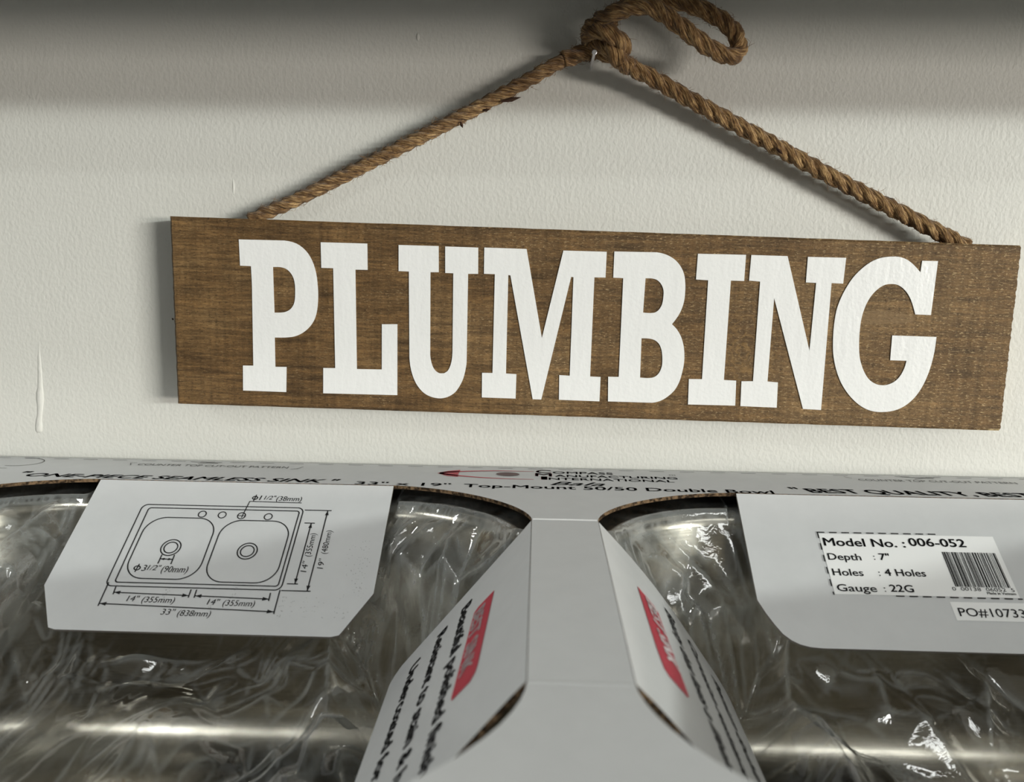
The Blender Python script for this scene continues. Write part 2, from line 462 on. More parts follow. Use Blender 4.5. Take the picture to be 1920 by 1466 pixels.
SIGN_C=(0.0156,0.1107); SIGN_A=-0.0177
BOARD= [(-297.6, 67.4), (296.3, 65.1), (297.2, -65.1), (-295.9, -67.4)]
LETTERS={
 'P':[[(-247.9, 52.6), (-215.2, 52.8), (-206.9, 51.0), (-200.3, 46.3), (-195.8, 39.6), (-192.9, 30.7), (-191.7, 20.8), (-191.5, 13.4), (-192.2, 5.1), (-193.9, -1.6), (-197.3, -7.2), (-202.4, -11.9), (-208.3, -14.8), (-215.1, -15.9), (-223.1, -16.2), (-222.9, -37.4), (-214.7, -37.2), (-215.1, -55.6), (-246.7, -55.6), (-246.5, -37.3), (-238.9, -37.1), (-239.0, 21.0), (-239.5, 34.1), (-247.3, 34.2)], [(-223.8, 34.0), (-218.7, 34.1), (-214.6, 33.1), (-211.3, 30.5), (-209.0, 26.5), (-208.0, 21.1), (-208.0, 13.7), (-208.8, 8.7), (-211.1, 4.9), (-214.5, 2.7), (-218.3, 1.9), (-223.1, 1.7)]],
 'L':[[(-189.5, 52.4), (-156.4, 52.5), (-156.1, 34.1), (-164.8, 34.0), (-163.5, -36.9), (-145.4, -36.6), (-145.6, -4.0), (-134.5, -3.6), (-134.0, -54.9), (-188.0, -55.5), (-187.9, -37.0), (-179.2, -36.8), (-180.6, 34.5), (-189.1, 34.5)]],
 'U':[[(-134.2, 52.2), (-105.9, 52.3), (-105.5, 34.1), (-111.4, 33.9), (-110.6, -24.8), (-109.9, -29.4), (-108.4, -33.6), (-106.5, -36.2), (-103.7, -37.8), (-100.3, -37.7), (-97.8, -35.9), (-96.0, -32.3), (-94.9, -27.2), (-94.6, -21.3), (-95.2, 33.7), (-100.9, 33.7), (-101.3, 52.2), (-78.0, 52.1), (-77.6, 33.8), (-84.7, 33.6), (-84.3, -29.3), (-85.1, -35.3), (-86.5, -41.2), (-88.8, -46.4), (-92.0, -51.2), (-96.2, -54.3), (-100.4, -55.8), (-104.6, -56.1), (-109.7, -55.1), (-114.8, -52.5), (-119.1, -47.9), (-122.1, -42.5), (-124.3, -35.8), (-125.5, -27.4), (-126.7, 33.9), (-134.0, 34.0)]],
 'M':[[(-73.7, 52.3), (-44.0, 52.2), (-31.0, -9.9), (-18.2, 51.9), (12.1, 52.0), (12.1, 34.1), (4.3, 34.0), (4.5, -36.3), (12.0, -36.4), (12.0, -54.1), (-17.1, -54.0), (-17.6, -36.1), (-10.1, -36.3), (-10.4, 33.7), (-12.0, 33.8), (-29.8, -54.3), (-36.0, -54.3), (-54.8, 33.5), (-56.3, 33.7), (-55.8, -36.3), (-48.3, -36.5), (-48.3, -54.3), (-72.7, -54.3), (-73.0, -36.4), (-65.5, -36.3), (-65.8, 34.0), (-73.5, 34.0)]],
 'B':[[(17.4, 52.4), (47.0, 52.7), (53.6, 51.3), (59.4, 48.3), (63.7, 44.0), (66.7, 38.4), (68.0, 32.0), (68.3, 25.5), (67.9, 19.0), (66.1, 12.4), (63.5, 7.4), (60.5, 3.0), (64.0, -0.4), (67.2, -5.3), (69.4, -11.4), (70.5, -18.0), (70.6, -24.7), (69.6, -31.8), (68.0, -38.2), (65.0, -44.2), (60.3, -49.0), (55.5, -52.1), (49.8, -53.7), (18.1, -53.9), (17.4, -36.0), (24.9, -35.9), (24.5, 34.1), (17.5, 34.2)], [(40.1, 34.5), (44.8, 34.5), (48.5, 33.4), (51.4, 30.6), (53.1, 26.6), (53.3, 21.8), (52.7, 16.8), (50.9, 13.1), (48.2, 10.9), (44.5, 10.3), (39.7, 10.5)], [(39.6, -7.7), (44.7, -7.7), (48.9, -8.7), (52.1, -11.2), (54.0, -14.9), (55.0, -20.2), (55.2, -26.1), (54.2, -30.3), (52.4, -33.3), (49.6, -35.3), (45.5, -36.0), (40.1, -35.8)]],
 'I':[[(75.5, 52.6), (108.8, 52.9), (108.8, 34.8), (99.6, 34.8), (99.6, -35.4), (108.3, -35.6), (108.9, -53.6), (75.3, -54.0), (74.8, -35.6), (84.1, -35.4), (83.8, 34.5), (75.3, 34.8)]],
 'N':[[(112.5, 52.9), (137.5, 52.9), (158.1, -12.6), (158.7, 35.1), (151.6, 35.2), (151.5, 52.8), (177.8, 53.0), (177.3, 35.2), (169.3, 35.3), (169.8, -54.5), (157.0, -54.2), (130.5, 23.8), (130.4, -35.4), (137.8, -35.8), (138.4, -54.0), (112.6, -53.8), (112.1, -35.9), (120.2, -35.6), (119.9, 34.8), (112.2, 35.2)]],
 'G':[[(229.9, 52.6), (240.7, 52.7), (239.8, 15.4), (229.0, 15.5), (227.2, 20.5), (224.7, 26.1), (221.4, 30.8), (217.4, 34.3), (213.7, 35.8), (208.8, 35.9), (204.9, 34.7), (201.2, 31.9), (197.6, 27.6), (194.9, 22.3), (193.0, 16.1), (192.0, 9.5), (191.8, 1.3), (192.2, -6.9), (193.3, -15.1), (195.4, -21.6), (198.3, -27.3), (202.0, -31.8), (206.8, -34.5), (211.8, -35.2), (216.5, -34.0), (220.7, -31.1), (223.6, -26.9), (225.5, -21.8), (226.3, -17.2), (214.9, -17.2), (214.6, 0.3), (245.3, 0.3), (244.9, -10.0), (243.6, -19.9), (241.6, -28.3), (238.4, -36.7), (233.9, -44.0), (227.9, -49.7), (220.9, -53.1), (212.8, -54.4), (205.4, -53.9), (198.5, -51.2), (192.4, -46.8), (186.9, -41.1), (182.3, -34.6), (178.7, -27.2), (176.0, -19.0), (174.5, -11.6), (173.8, -3.4), (173.6, 5.6), (174.4, 16.3), (176.5, 24.5), (179.5, 31.9), (183.6, 39.3), (188.7, 45.4), (194.6, 50.4), (200.7, 53.4), (207.0, 54.6), (213.4, 54.8), (219.1, 53.2), (224.2, 49.8), (229.6, 44.6)]],
}
ROPE_L = [(-225.9, -20.5, 181.2), (-219.2, -20.5, 185.0), (-190.6, -21.0, 197.2), (-136.7, -21.5, 223.5), (-80.2, -22.0, 251.5), (-32.2, -22.0, 276.7), (-4.5, -19.0, 292.7), (8.8, -16.5, 298.0)]
KNOT = [(19.0, -16.5, 299.4), (29.8, -21.0, 296.3), (35.3, -31.0, 298.7), (28.7, -39.0, 303.5), (18.9, -36.0, 308.2), (12.3, -26.0, 308.8), (15.1, -19.0, 304.4), (23.3, -28.0, 300.1), (29.4, -34.0, 294.6)]
ROPE_R = [(32.6, -32.0, 290.3), (40.5, -26.0, 287.2), (59.7, -20.5, 279.8), (86.6, -16.5, 266.6), (132.5, -14.5, 244.0), (186.2, -14.5, 216.6), (239.3, -16.5, 190.3), (272.7, -19.5, 173.3), (280.9, -20.0, 168.9)]
LOOP = [(18.4, -14.0, 301.5), (12.6, -20.0, 310.4), (18.1, -34.0, 314.2), (26.3, -45.0, 315.8), (37.5, -50.0, 318.4), (49.0, -52.0, 318.5), (58.7, -52.0, 314.0), (68.6, -52.0, 307.5), (77.8, -52.0, 301.0), (87.4, -50.0, 295.0), (97.2, -47.0, 291.1), (104.9, -44.0, 289.9), (110.3, -41.0, 293.3), (110.3, -39.0, 301.2), (105.4, -37.0, 309.8), (96.4, -35.0, 317.0), (84.5, -33.0, 323.2), (71.2, -31.0, 327.7), (58.1, -30.0, 329.7), (44.0, -30.0, 328.3), (31.6, -31.0, 321.8), (24.6, -34.0, 312.2), (20.6, -34.0, 302.7)]
MARKS = [(-399.9, 0.0, 91.8), (-401.6, 0.0, 46.3), (-405.3, 0.0, 18.9), (-327.6, 0.0, 213.5), (-375.8, 0.0, 183.9), (-245.3, 0.0, 206.7), (-108.2, 0.0, 312.9), (293.5, 0.0, 29.1), (295.9, 0.0, 2.5), (276.0, 0.0, 338.8), (287.9, 0.0, 201.2), (225.0, 0.0, 267.1), (20.8, 0.0, 276.6), (-86.3, 0.0, 236.8)]
FRAY = [(-74.9, -26.0, 250.1), (-72.9, -28.0, 245.5), (-46.6, -27.0, 263.6), (-32.6, -29.0, 266.2), (-59.4, -26.0, 257.7), (-54.5, -28.0, 258.1), (36.2, -34.0, 304.1), (37.8, -36.0, 304.3), (144.4, -20.0, 235.8), (149.0, -22.0, 230.6), (-289.3, -12.0, 108.5), (-290.5, -12.0, 110.1)]


# ------------------------------------------------------------------ the setting
FLOOR_Z = -1.55
wall = box('wall_back', (-6, 0, FLOOR_Z), (6, 0.12, CEIL_Z), M_WALL); tag(wall, kind='structure')
tag(wall, 'light grey painted drywall with rolled orange peel texture', 'wall')
fl = box('floor', (-6, -18, FLOOR_Z - 0.1), (16, 0.12, FLOOR_Z), M_FLOOR); tag(fl, 'grey concrete shop floor', 'floor', kind='structure')
ce = box('ceiling', (-6, -18, CEIL_Z), (16, 0.12, CEIL_Z + 0.1), M_CEIL); tag(ce, 'plain off white shop ceiling', 'ceiling', kind='structure')

def lump(name, pts, parent, mat, flat=0.5):
    """a raised run of paint on the wall: pts = (x, z, radius)"""
    V = []; F = []; n = 8
    for (x, z, r) in pts:
        for k in range(n + 1):
            t = math.pi * k / n
            V.append((x - r * math.cos(t), 0.0003 - r * flat * math.sin(t), z))
    for i in range(len(pts) - 1):
        for k in range(n):
            a = i * (n + 1) + k
            F.append((a, a + 1, a + n + 2, a + n + 1))
    for base, rev in ((0, False), ((len(pts) - 1) * (n + 1), True)):
        f = [base + k for k in range(n + 1)]
        F.append(f if rev else f[::-1])
    return mesh_obj(name, V, F, mat, parent, smooth=True)

lump('paint_drip', [(-0.3999, 0.092, 0.0005), (-0.4003, 0.080, 0.0012), (-0.4007, 0.066, 0.0018), (-0.4012, 0.054, 0.0022), (-0.4018, 0.050, 0.0030), (-0.4020, 0.045, 0.0032),
                    (-0.4022, 0.040, 0.0026), (-0.4030, 0.034, 0.0022), (-0.4040, 0.029, 0.0024), (-0.4045, 0.024, 0.0030), (-0.4047, 0.020, 0.0028), (-0.4048, 0.0185, 0.0016)], wall, M_WALL)
def ridge(p, q, r, name='paint_ridge'):
    (x0, z0), (x1, z1) = p, q
    pts = []
    for i in range(7):
        t = i / 6
        pts.append((x0 + (x1 - x0) * t, z0 + (z1 - z0) * t, r * (0.3 + 0.7 * math.sin(math.pi * t))))
    return lump(name, pts, wall, M_WALL, 0.7)
# old staples painted over
for (x, z, dx, dz) in ((-0.3276, 0.2135, 0.0045, 0.0022), (-0.3758, 0.1839, 0.0048, 0.0014)):
    ridge((x - dx, z - dz), (x + dx, z + dz), 0.0007, 'painted_over_staple')
ridge((-0.2450, 0.2135), (-0.2450, 0.2000), 0.0011)
ridge((-0.1082, 0.3155), (-0.1080, 0.3095), 0.0014)
ridge((0.2935, 0.031), (0.2958, 0.001), 0.0004)
ridge((0.2765, 0.335), (0.2870, 0.201), 0.0004)
ridge((0.2230, 0.300), (0.2255, 0.240), 0.0005)
ridge((-0.1390, 0.285), (-0.1400, 0.240), 0.0005)
ridge((-0.1500, 0.330), (-0.1500, 0.295), 0.0005)

# the shelf above the sign and the deck the carton stands on
sh = empty('storage_shelf', (0, -0.16, 0.347))
tag(sh, 'grey shelf fixed to the wall above the hanging sign', 'shelf')
box('shelf_board', (-1.6, -0.32, 0.347), (1.6, 0.0, 0.372), M_SHELF, sh, bevel=0.002)
box('front_lip', (-1.6, -0.335, 0.300), (1.6, -0.32, 0.372), M_SHELF, sh, bevel=0.002)
DECK_Z = -0.200
dk_ = box('shelf_deck', (-1.6, -0.56, DECK_Z - 0.03), (1.6, 0.0, DECK_Z), M_SHELF, bevel=0.002)
tag(dk_, 'grey shelf deck under the boxed sink', 'shelf')

for (x, y, lx, ly, pw, colr, where) in LAMPS:
    L = empty('ceiling_light', (x, y, CEIL_Z))
    tag(L, 'white ceiling strip light, ' + where, 'ceiling light', 'strip lights on the shop ceiling')
    box('housing', (x - lx / 2, y - ly / 2, CEIL_Z - 0.055), (x + lx / 2, y + ly / 2, CEIL_Z), M_HOUSING, L)

# ------------------------------------------------------------------ hanging sign
SIGN_FRONT = -0.030
SIGN_T = 0.0185
sign = empty('hanging_sign', (SIGN_C[0], SIGN_FRONT, SIGN_C[1] - 0.067))
tag(sign, 'stained wooden PLUMBING sign with white slab serif letters hanging on jute rope', 'sign')
ca, sa = math.cos(SIGN_A), math.sin(SIGN_A)
def place_local(o):
    o.parent = sign
    M = Matrix.Rotation(-SIGN_A, 4, 'Y')
    M.translation = (SIGN_C[0], SIGN_FRONT, SIGN_C[1])
    bpy.context.view_layer.update()
    o.matrix_parent_inverse = sign.matrix_world.inverted()
    o.matrix_world = M
    return o

random.seed(4)
def rough_edge(a, b, n, amp):
    out = []
    for i in range(n):
        t = i / n
        j = 0 if i == 0 else random.uniform(-amp, amp)
        d = Vector(b) - Vector(a); nr = Vector((-d.y, d.x)).normalized()
        p = Vector(a) + d * t + nr * j
        out.append((p.x, p.y))
    return out
bc = [(x / 1000, z / 1000) for x, z in BOARD]
outline = rough_edge(bc[0], bc[1], 60, 0.00012) + rough_edge(bc[1], bc[2], 90, 0.00035) + rough_edge(bc[2], bc[3], 60, 0.00012) + rough_edge(bc[3], bc[0], 40, 0.00018)
n = len(outline)
cx_ = sum(p[0] for p in outline) / n; cz_ = sum(p[1] for p in outline) / n
V = []; F = []; MI = []
be = 0.0016
for (inset, y) in ((be, 0.0), (0.0, be), (0.0, SIGN_T - be), (be, SIGN_T)):
    for (x, z) in outline:
        V.append((x - math.copysign(inset, x - cx_) if abs(x - cx_) > 0.29 else x, y,
                  z - math.copysign(inset, z - cz_) if abs(z - cz_) > 0.06 else z))
for r in range(3):
    for i in range(n):
        j = (i + 1) % n
        F.append((r * n + i, r * n + j, (r + 1) * n + j, (r + 1) * n + i))
        xm = outline[i][0]
        MI.append(1 if xm > 0.2955 else 0)
F.append(tuple(range(n - 1, -1, -1))); MI.append(0)
F.append(tuple(range(3 * n, 4 * n))); MI.append(0)
board = mesh_obj('board', V, F, [M_WOOD, M_WOODEDGE], None, MI)
place_local(board)

def smooth_loop(lp, lim=32):
    n = len(lp)
    P = [Vector(p) for p in lp]
    turn = []
    for i in range(n):
        a = P[i] - P[i - 1]; b_ = P[(i + 1) % n] - P[i]
        turn.append(abs(math.degrees(a.angle_signed(b_))))
    out = []
    for i in range(n):
        j = (i + 1) % n
        out.append(tuple(P[i]))
        soft_i, soft_j = turn[i] < lim, turn[j] < lim
        seg = (P[j] - P[i]).length
        if (soft_i or soft_j) and seg < 14 and (turn[i] > 4 or turn[j] > 4):
            def near(c, q):
                d = q - c
                return c + d * min(1.0, seg * 1.1 / max(d.length, 1e-6))
            p0 = near(P[i], P[i - 1]) if soft_i else P[i] - (P[j] - P[i])
            p3 = near(P[j], P[(j + 1) % n]) if soft_j else P[j] + (P[j] - P[i])
            for t in (0.33, 0.66):
                q = 0.5 * ((2 * P[i]) + (-p0 + P[j]) * t + (2 * p0 - 5 * P[i] + 4 * P[j] - p3) * t * t + (-p0 + 3 * P[i] - 3 * P[j] + p3) * t ** 3)
                out.append(tuple(q))
    return out

for ch in 'PLUMBING':
    loops = [[(x / 1000, z / 1000) for x, z in smooth_loop(lp)] for lp in LETTERS[ch]]
    if ch == 'I' and False: pass
    vs, fs = fill_2d(loops, 0.0006)
    o = mesh_obj('letter', [(v.x, -0.0001 - (v.z + 0.0006), v.y) for v in vs], [list(reversed(f)) for f in fs], M_VINYL)
    o['label'] = 'white letter ' + ch
    place_local(o)

# rope: three twisted strands swept along a smoothed path
def catmull(pts, step=0.0015):
    P = [Vector(p) / 1000 for p in pts]
    P = [P[0] * 2 - P[1]] + P + [P[-1] * 2 - P[-2]]
    out = []
    for i in range(1, len(P) - 2):
        k = max(2, int((P[i + 1] - P[i]).length / step))
        for s in range(k):
            t = s / k
            out.append(0.5 * ((2 * P[i]) + (P[i + 1] - P[i - 1]) * t + (2 * P[i - 1] - 5 * P[i] + 4 * P[i + 1] - P[i + 2]) * t * t + (-P[i - 1] + 3 * P[i] - 3 * P[i + 1] + P[i + 2]) * t ** 3))
    out.append(P[-2])
    return out

def rope_mesh(name, pts, r, pitch, parent, strands=3, fuzz=None, core=0.46, thick=0.60):
    path = catmull(pts)
    V = []; F = []
    up = Vector((0, -1, 0))
    frames = []
    dist = 0
    for i, p in enumerate(path):
        t = (path[min(i + 1, len(path) - 1)] - path[max(i - 1, 0)]).normalized()
        s = up.cross(t)
        if s.length < 1e-4: s = Vector((1, 0, 0)).cross(t)
        s.normalize()
        up = t.cross(s).normalized()
        if i: dist += (p - path[i - 1]).length
        frames.append((p, t, s, up.copy(), dist))
    ns = 12
    UVL = []
    rnd = random.Random(len(path))
    for k in range(strands):
        b0 = len(V)
        for (p, t, s, u, dd) in frames:
            a = 2 * math.pi * (dd / pitch + k / strands)
            c = p + (s * math.cos(a) + u * math.sin(a)) * r * core
            # strand section, slightly flattened and uneven
            wob = 1 + 0.06 * math.sin(dd * 900 + k * 2.1) + 0.05 * rnd.uniform(-1, 1)
            for q in range(ns):
                b_ = 2 * math.pi * q / ns
                V.append(c + (s * math.cos(b_ + a) + u * math.sin(b_ + a)) * r * thick * wob)
        for i in range(len(frames) - 1):
            for q in range(ns):
                q2 = (q + 1) % ns
                F.append((b0 + i * ns + q, b0 + i * ns + q2, b0 + (i + 1) * ns + q2, b0 + (i + 1) * ns + q))
                # fibres lie askew along the strand
                c0 = q * 0.0026; c1 = (q + 1) * 0.0026; s0 = frames[i][4]; s1 = frames[i + 1][4]
                UVL += [s0 * 0.8 + k, c0 + s0 * 0.35, s0 * 0.8 + k, c1 + s0 * 0.35, s1 * 0.8 + k, c1 + s1 * 0.35, s1 * 0.8 + k, c0 + s1 * 0.35]
        F.append(tuple(b0 + q for q in range(ns - 1, -1, -1)))
        e = b0 + (len(frames) - 1) * ns
        F.append(tuple(e + q for q in range(ns)))
        UVL += [0.0] * (4 * ns)
    for v in V:
        if v.y > -0.0003: v.y = -0.0003
    o = mesh_obj(name, V, F, M_JUTE, parent, smooth=True)
    o.data.uv_layers.new(name='UVMap').data.foreach_set('uv', UVL)
    if fuzz is not None:
        for _ in range(int(dist * 1900)):
            p, t, s, u, dd = rnd.choice(frames)
            a = rnd.uniform(0, 2 * math.pi)
            nrm = (s * math.cos(a) + u * math.sin(a))
            st = p + nrm * r * 0.98
            ln = rnd.choice((0.002, 0.003, 0.004, 0.006)) * rnd.uniform(0.6, 1.2)
            d1 = (t * rnd.choice((-1, 1)) * rnd.uniform(0.5, 1.2) + nrm * rnd.uniform(0.25, 1.0)).normalized()
            d2 = (d1 + Vector((rnd.uniform(-.6, .6), rnd.uniform(-.6, .6), rnd.uniform(-.6, .6)))).normalized()
            m1_ = st + d1 * ln * 0.5; e_ = m1_ + d2 * ln * 0.5
            if min(m1_.y, e_.y) > -0.0005 or max(st.y, m1_.y, e_.y) > -0.0004: continue
            w = d1.cross(Vector((0.3, -1, 0.2))).normalized() * 0.00011
            fuzz.append((st, m1_, e_, w))
    return o

fz = []
rope_l = rope_mesh('rope', ROPE_L, 0.0050, 0.030, sign, fuzz=fz, core=0.36, thick=0.66)
rope_r = rope_mesh('rope', ROPE_R, 0.0058, 0.036, sign, fuzz=fz, core=0.40, thick=0.63)
knot = rope_mesh('rope_knot', [ROPE_L[-2], ROPE_L[-1]] + KNOT + ROPE_R[:2], 0.0060, 0.036, sign, fuzz=fz, core=0.38, thick=0.64)
loop = rope_mesh('rope_loop', LOOP, 0.0058, 0.038, sign, fuzz=fz, core=0.40, thick=0.63)
V = []; F = []
for (a, b_, c, w) in fz:
    i = len(V)
    V += [a - w, a + w, b_ + w, b_ - w, c]
    F += [(i, i + 1, i + 2, i + 3), (i + 3, i + 2, i + 4)]
fu = mesh_obj('rope_fuzz', V, F, M_JUTE, sign)
tag(fu, kind='stuff')
def splinter(p, q, w):
    p = Vector(p) / 1000; q = Vector(q) / 1000
    d = (q - p).normalized(); s = d.cross(Vector((0, 1, 0))).normalized() * w; u = d.cross(s).normalized() * w * 0.5
    md = (p + q) / 2
    V = [p - s * 0.4, p + s * 0.4, md + s - u, md - s - u, q, md + u]
    F = [(0, 1, 2, 3), (3, 2, 4), (0, 5, 1), (1, 5, 2), (2, 5, 4), (4, 5, 3), (3, 5, 0)]
    mesh_obj('bark_fleck', V, F, M_FRAY, sign)
for i in range(0, len(FRAY), 2):
    splinter(FRAY[i], FRAY[i + 1], (0.0011, 0.0016, 0.0012, 0.0008, 0.0012, 0.0008)[i // 2])

# nail that carries the rope
def tube(name, p, q, r, mat, parent=None, seg=16, head=0.0):
    p = Vector(p); q = Vector(q); d = (q - p).normalized()
    s = d.cross(Vector((1, 0.1, 0))).normalized(); u = d.cross(s)
    prof = [(0, r), ((q - p).length - 0.0016, r)]
    if head: prof += [((q - p).length - 0.0014, head), ((q - p).length - 0.0002, head), ((q - p).length, head * 0.8)]
    V = []; F = []
    for (z, rr) in prof:
        for k in range(seg):
            a = 2 * math.pi * k / seg
            V.append(p + d * z + (s * math.cos(a) + u * math.sin(a)) * rr)
    for i in range(len(prof) - 1):
        for k in range(seg):
            k2 = (k + 1) % seg
            F.append((i * seg + k, i * seg + k2, (i + 1) * seg + k2, (i + 1) * seg + k))
    F.append(tuple(range(seg - 1, -1, -1))); F.append(tuple((len(prof) - 1) * seg + k for k in range(seg)))
    return mesh_obj(name, V, F, mat, parent, smooth=False)
nail = tube('nail', (0.0158, 0.004, 0.2918), (0.0158, -0.0385, 0.2935), 0.0011, M_NAIL, head=0.0017)
tag(nail, 'thin bright steel nail in the wall holding the rope', 'nail')

# ------------------------------------------------------------------ sink carton
FOLD = -0.0637; FRONT_FOLD = -0.4250
XH0, XH1 = 0.020, 0.423            # opening, inner and outer edge
CB0, CB1 = -0.1350, -0.3327        # back and front crease of the bridge
TH = 0.0024
CW, CY0, CY1 = 0.452, -0.0045, -0.486
carton = empty('sink_carton', (0, -0.235, DECK_Z))
tag(carton, 'white printed cardboard sleeve with folded flaps around the bagged sink', 'box')

def opening(sg, inset=0.0):
    """die-cut opening of the sleeve: straight fold edges joined by long flat curves"""
    pts = []
    cx, cy = (0.120, 0.323), (CB0, CB1)
    pex = 1.72
    def corner(c, sx, sy, rx, ry, rev):
        out = []
        for i in range(17):
            t = math.pi / 2 * i / 16
            x = rx * (math.cos(t) ** (2 / pex)); y = ry * (math.sin(t) ** (2 / pex))
            out.append((c[0] + sx * x, c[1] + sy * y))
        return out[::-1] if rev else out
    ry = FOLD - CB0
    pts += corner((cx[0], cy[0]), -1, 1, cx[0] - XH0, ry, False)
    pts += corner((cx[1], cy[0]), 1, 1, XH1 - cx[1], ry, True)
    ryf = CB1 - FRONT_FOLD
    pts += corner((cx[1], cy[1]), 1, -1, XH1 - cx[1], ryf, False)
    pts += corner((cx[0], cy[1]), -1, -1, cx[0] - XH0, ryf, True)
    out = []
    for p in pts:
        p = (sg * p[0], p[1])
        if not out or (Vector(p) - Vector(out[-1])).length > 1e-5: out.append(p)
    return out if sg > 0 else out[::-1]

vs, fs = fill_2d([[(-CW, CY0), (CW, CY0), (CW, CY1), (-CW, CY1)], opening(1), opening(-1)], TH)
def normal_of(f): return (vs[f[1]] - vs[f[0]]).cross(vs[f[2]] - vs[f[0]])
mi = []
for f in fs:
    nz = normal_of(f)
    zc = sum(vs[i].z for i in f) / len(f)
    mi.append(0 if zc > -1e-6 else 1)
top = mesh_obj('top_panel', vs, fs, [M_BOARD, M_KRAFT], carton, mi)
def panel(name, lo, hi):
    return box(name, lo, hi, M_BOARD, carton)
ZB = DECK_Z + 0.0005
panel('back_panel', (-CW, CY0 - TH, ZB), (CW, CY0, -TH))
panel('front_panel', (-CW, CY1, ZB), (CW, CY1 + TH, -TH))
panel('side_panel', (-CW, CY1 + TH, ZB), (-CW + TH, CY0 - TH, -TH))
panel('side_panel', (CW - TH, CY1 + TH, ZB), (CW, CY0 - TH, -TH))

def flap(name, rows, surf, nu, edge, t=0.0022):
    """rows = (v, u0, u1); surf(u, v) -> point, normal; a bent plate of board"""
    V = []; Bk = []; F = []; MI = []
    for (v, u0, u1) in rows:
        for i in range(nu + 1):
            u = u0 + (u1 - u0) * i / nu
            p, n_ = surf(u, v)
            V.append(p); Bk.append(p - n_ * t)
    nb = len(V); V = V + Bk; w = nu + 1
    p0, n0 = surf(rows[0][1], rows[0][0])
    test = (V[1] - V[0]).cross(V[w] - V[0]).dot(n0) > 0
    def q(a, b_, c, d_, m_):
        F.append((a, b_, c, d_) if test else (d_, c, b_, a)); MI.append(m_)
    R = len(rows)
    for r in range(R - 1):
        for i in range(nu):
            a = r * w + i
            q(a, a + 1, a + w + 1, a + w, 0)
            q(nb + a + w, nb + a + w + 1, nb + a + 1, nb + a, 1)
    for r in range(R - 1):
        a = r * w; b_ = a + w
        q(a, b_, nb + b_, nb + a, 1)
        a = r * w + nu; b_ = a + w
        q(b_, a, nb + a, nb + b_, 1)
    for i in range(nu):
        a = i; q(a + 1, a, nb + a, nb + a + 1, 1)
        a = (R - 1) * w + i; q(a, a + 1, nb + a + 1, nb + a, 1)
    return mesh_obj(name, V, F, [M_BOARD, edge], carton, MI, smooth=False)

def back_surf(ang):
    c, s = math.cos(ang), math.sin(ang)
    nrm = Vector((0, -s, c))
    def f(u, v): return Vector((u, FOLD - v * c, -v * s)), nrm
    return f
SL = back_surf(math.radians(33.5))
SR = back_surf(math.radians(36.0))
def chamfer_rows(x0, x1, side, L, ch, rnd=0.004):
    rows = [(0.0006, x0, x1), (0.02, x0, x1), (0.05, x0, x1), (side, x0, x1)]
    for t in (0.25, 0.5, 0.75, 0.9):
        rows.append((side + (L - side) * t, x0 + ch * t, x1 - ch * t))
    rows.append((L - 0.0012, x0 + ch * 0.97, x1 - ch * 0.97))
    rows.append((L, x0 + ch + rnd, x1 - ch - rnd))
    return rows
flap_l = flap('printed_flap', chamfer_rows(-0.3230, -0.1166, 0.0883, 0.1190, 0.0165), SL, 12, M_GREYEDGE, 0.0018)
flap_l['label'] = 'flap with dimensioned line drawing of a double bowl sink'
def right_rows(x0, x1):
    rows = [(0.0006, x0, x1), (0.03, x0, x1), (0.06, x0, x1), (0.0834, x0, x1)]
    for (v, d_) in ((0.092, 0.0035), (0.100, 0.0075), (0.106, 0.0112), (0.110, 0.0155), (0.1125, 0.0200), (0.1140, 0.0255), (0.1146, 0.033)):
        rows.append((v, x0 + d_, x1 - d_))
    return rows
flap_r = flap('printed_flap', right_rows(0.1194, 0.3240), SR, 12, M_GREYEDGE, 0.0018)
flap_r['label'] = 'flap with model number label and barcode'

def centre_surf(sg, a0, a1, L):
    """flap folded down along the bridge; angle runs from a0 at the fold to a1 at the tip"""
    n_ = 60
    xs = [0.0]; zs = [0.0]
    for i in range(n_):
        t = (i + 0.5) / n_
        a = a0 + (a1 - a0) * min(1.0, t * 1.6)
        xs.append(xs[-1] + math.cos(a) * L / n_); zs.append(zs[-1] - math.sin(a) * L / n_)
    def f(y, s):
        t = max(0.0, min(1.0, s / L)); k = min(n_ - 1, int(t * n_)); w = t * n_ - k
        a = a0 + (a1 - a0) * min(1.0, t * 1.6)
        return (Vector((sg * (XH0 + xs[k] + (xs[k + 1] - xs[k]) * w), y, zs[k] + (zs[k + 1] - zs[k]) * w)),
                Vector((sg * math.sin(a), 0, math.cos(a))))
    return f
LCF = 0.1335
SCL = centre_surf(-1, math.radians(50.3), math.radians(50.3), LCF)
SCR = centre_surf(1, math.radians(45), math.radians(55.5), LCF)
def centre_rows(L):
    rows = [(0.0006, CB1 + 0.0006, CB0 - 0.0006)]
    for k in range(1, 13):
        rows.append((L * 0.93 * k / 12, CB1 + 0.0015, CB0 - 0.0015))
    rows.append((L * 0.975, CB1 + 0.006, CB0 - 0.006))
    rows.append((L, CB1 + 0.013, CB0 - 0.013))
    return rows
flap_cl = flap('bridge_flap', centre_rows(LCF), SCL, 6, M_KRAFT)
flap_cr = flap('bridge_flap', centre_rows(LCF), SCR, 6, M_KRAFT)

# score lines across the bridge
def top_surf(u, v): return Vector((u, v, 0.0)), Vector((0, 0, 1))
for y in (CB0 + 0.001, CB1 - 0.001):
    V = []; F = []
    for x in (-0.0195, 0.0195):
        for dy, dz in ((-0.0014, 0.0001), (0.0, 0.0006 if y > -0.2 else 0.0003), (0.0014, 0.0001)):
            V.append((x, y + dy, dz))
    F = [(0, 3, 4, 1), (1, 4, 5, 2)]
    mesh_obj('crease', V, F, M_CREASE if y > -0.2 else M_BOARD, top)

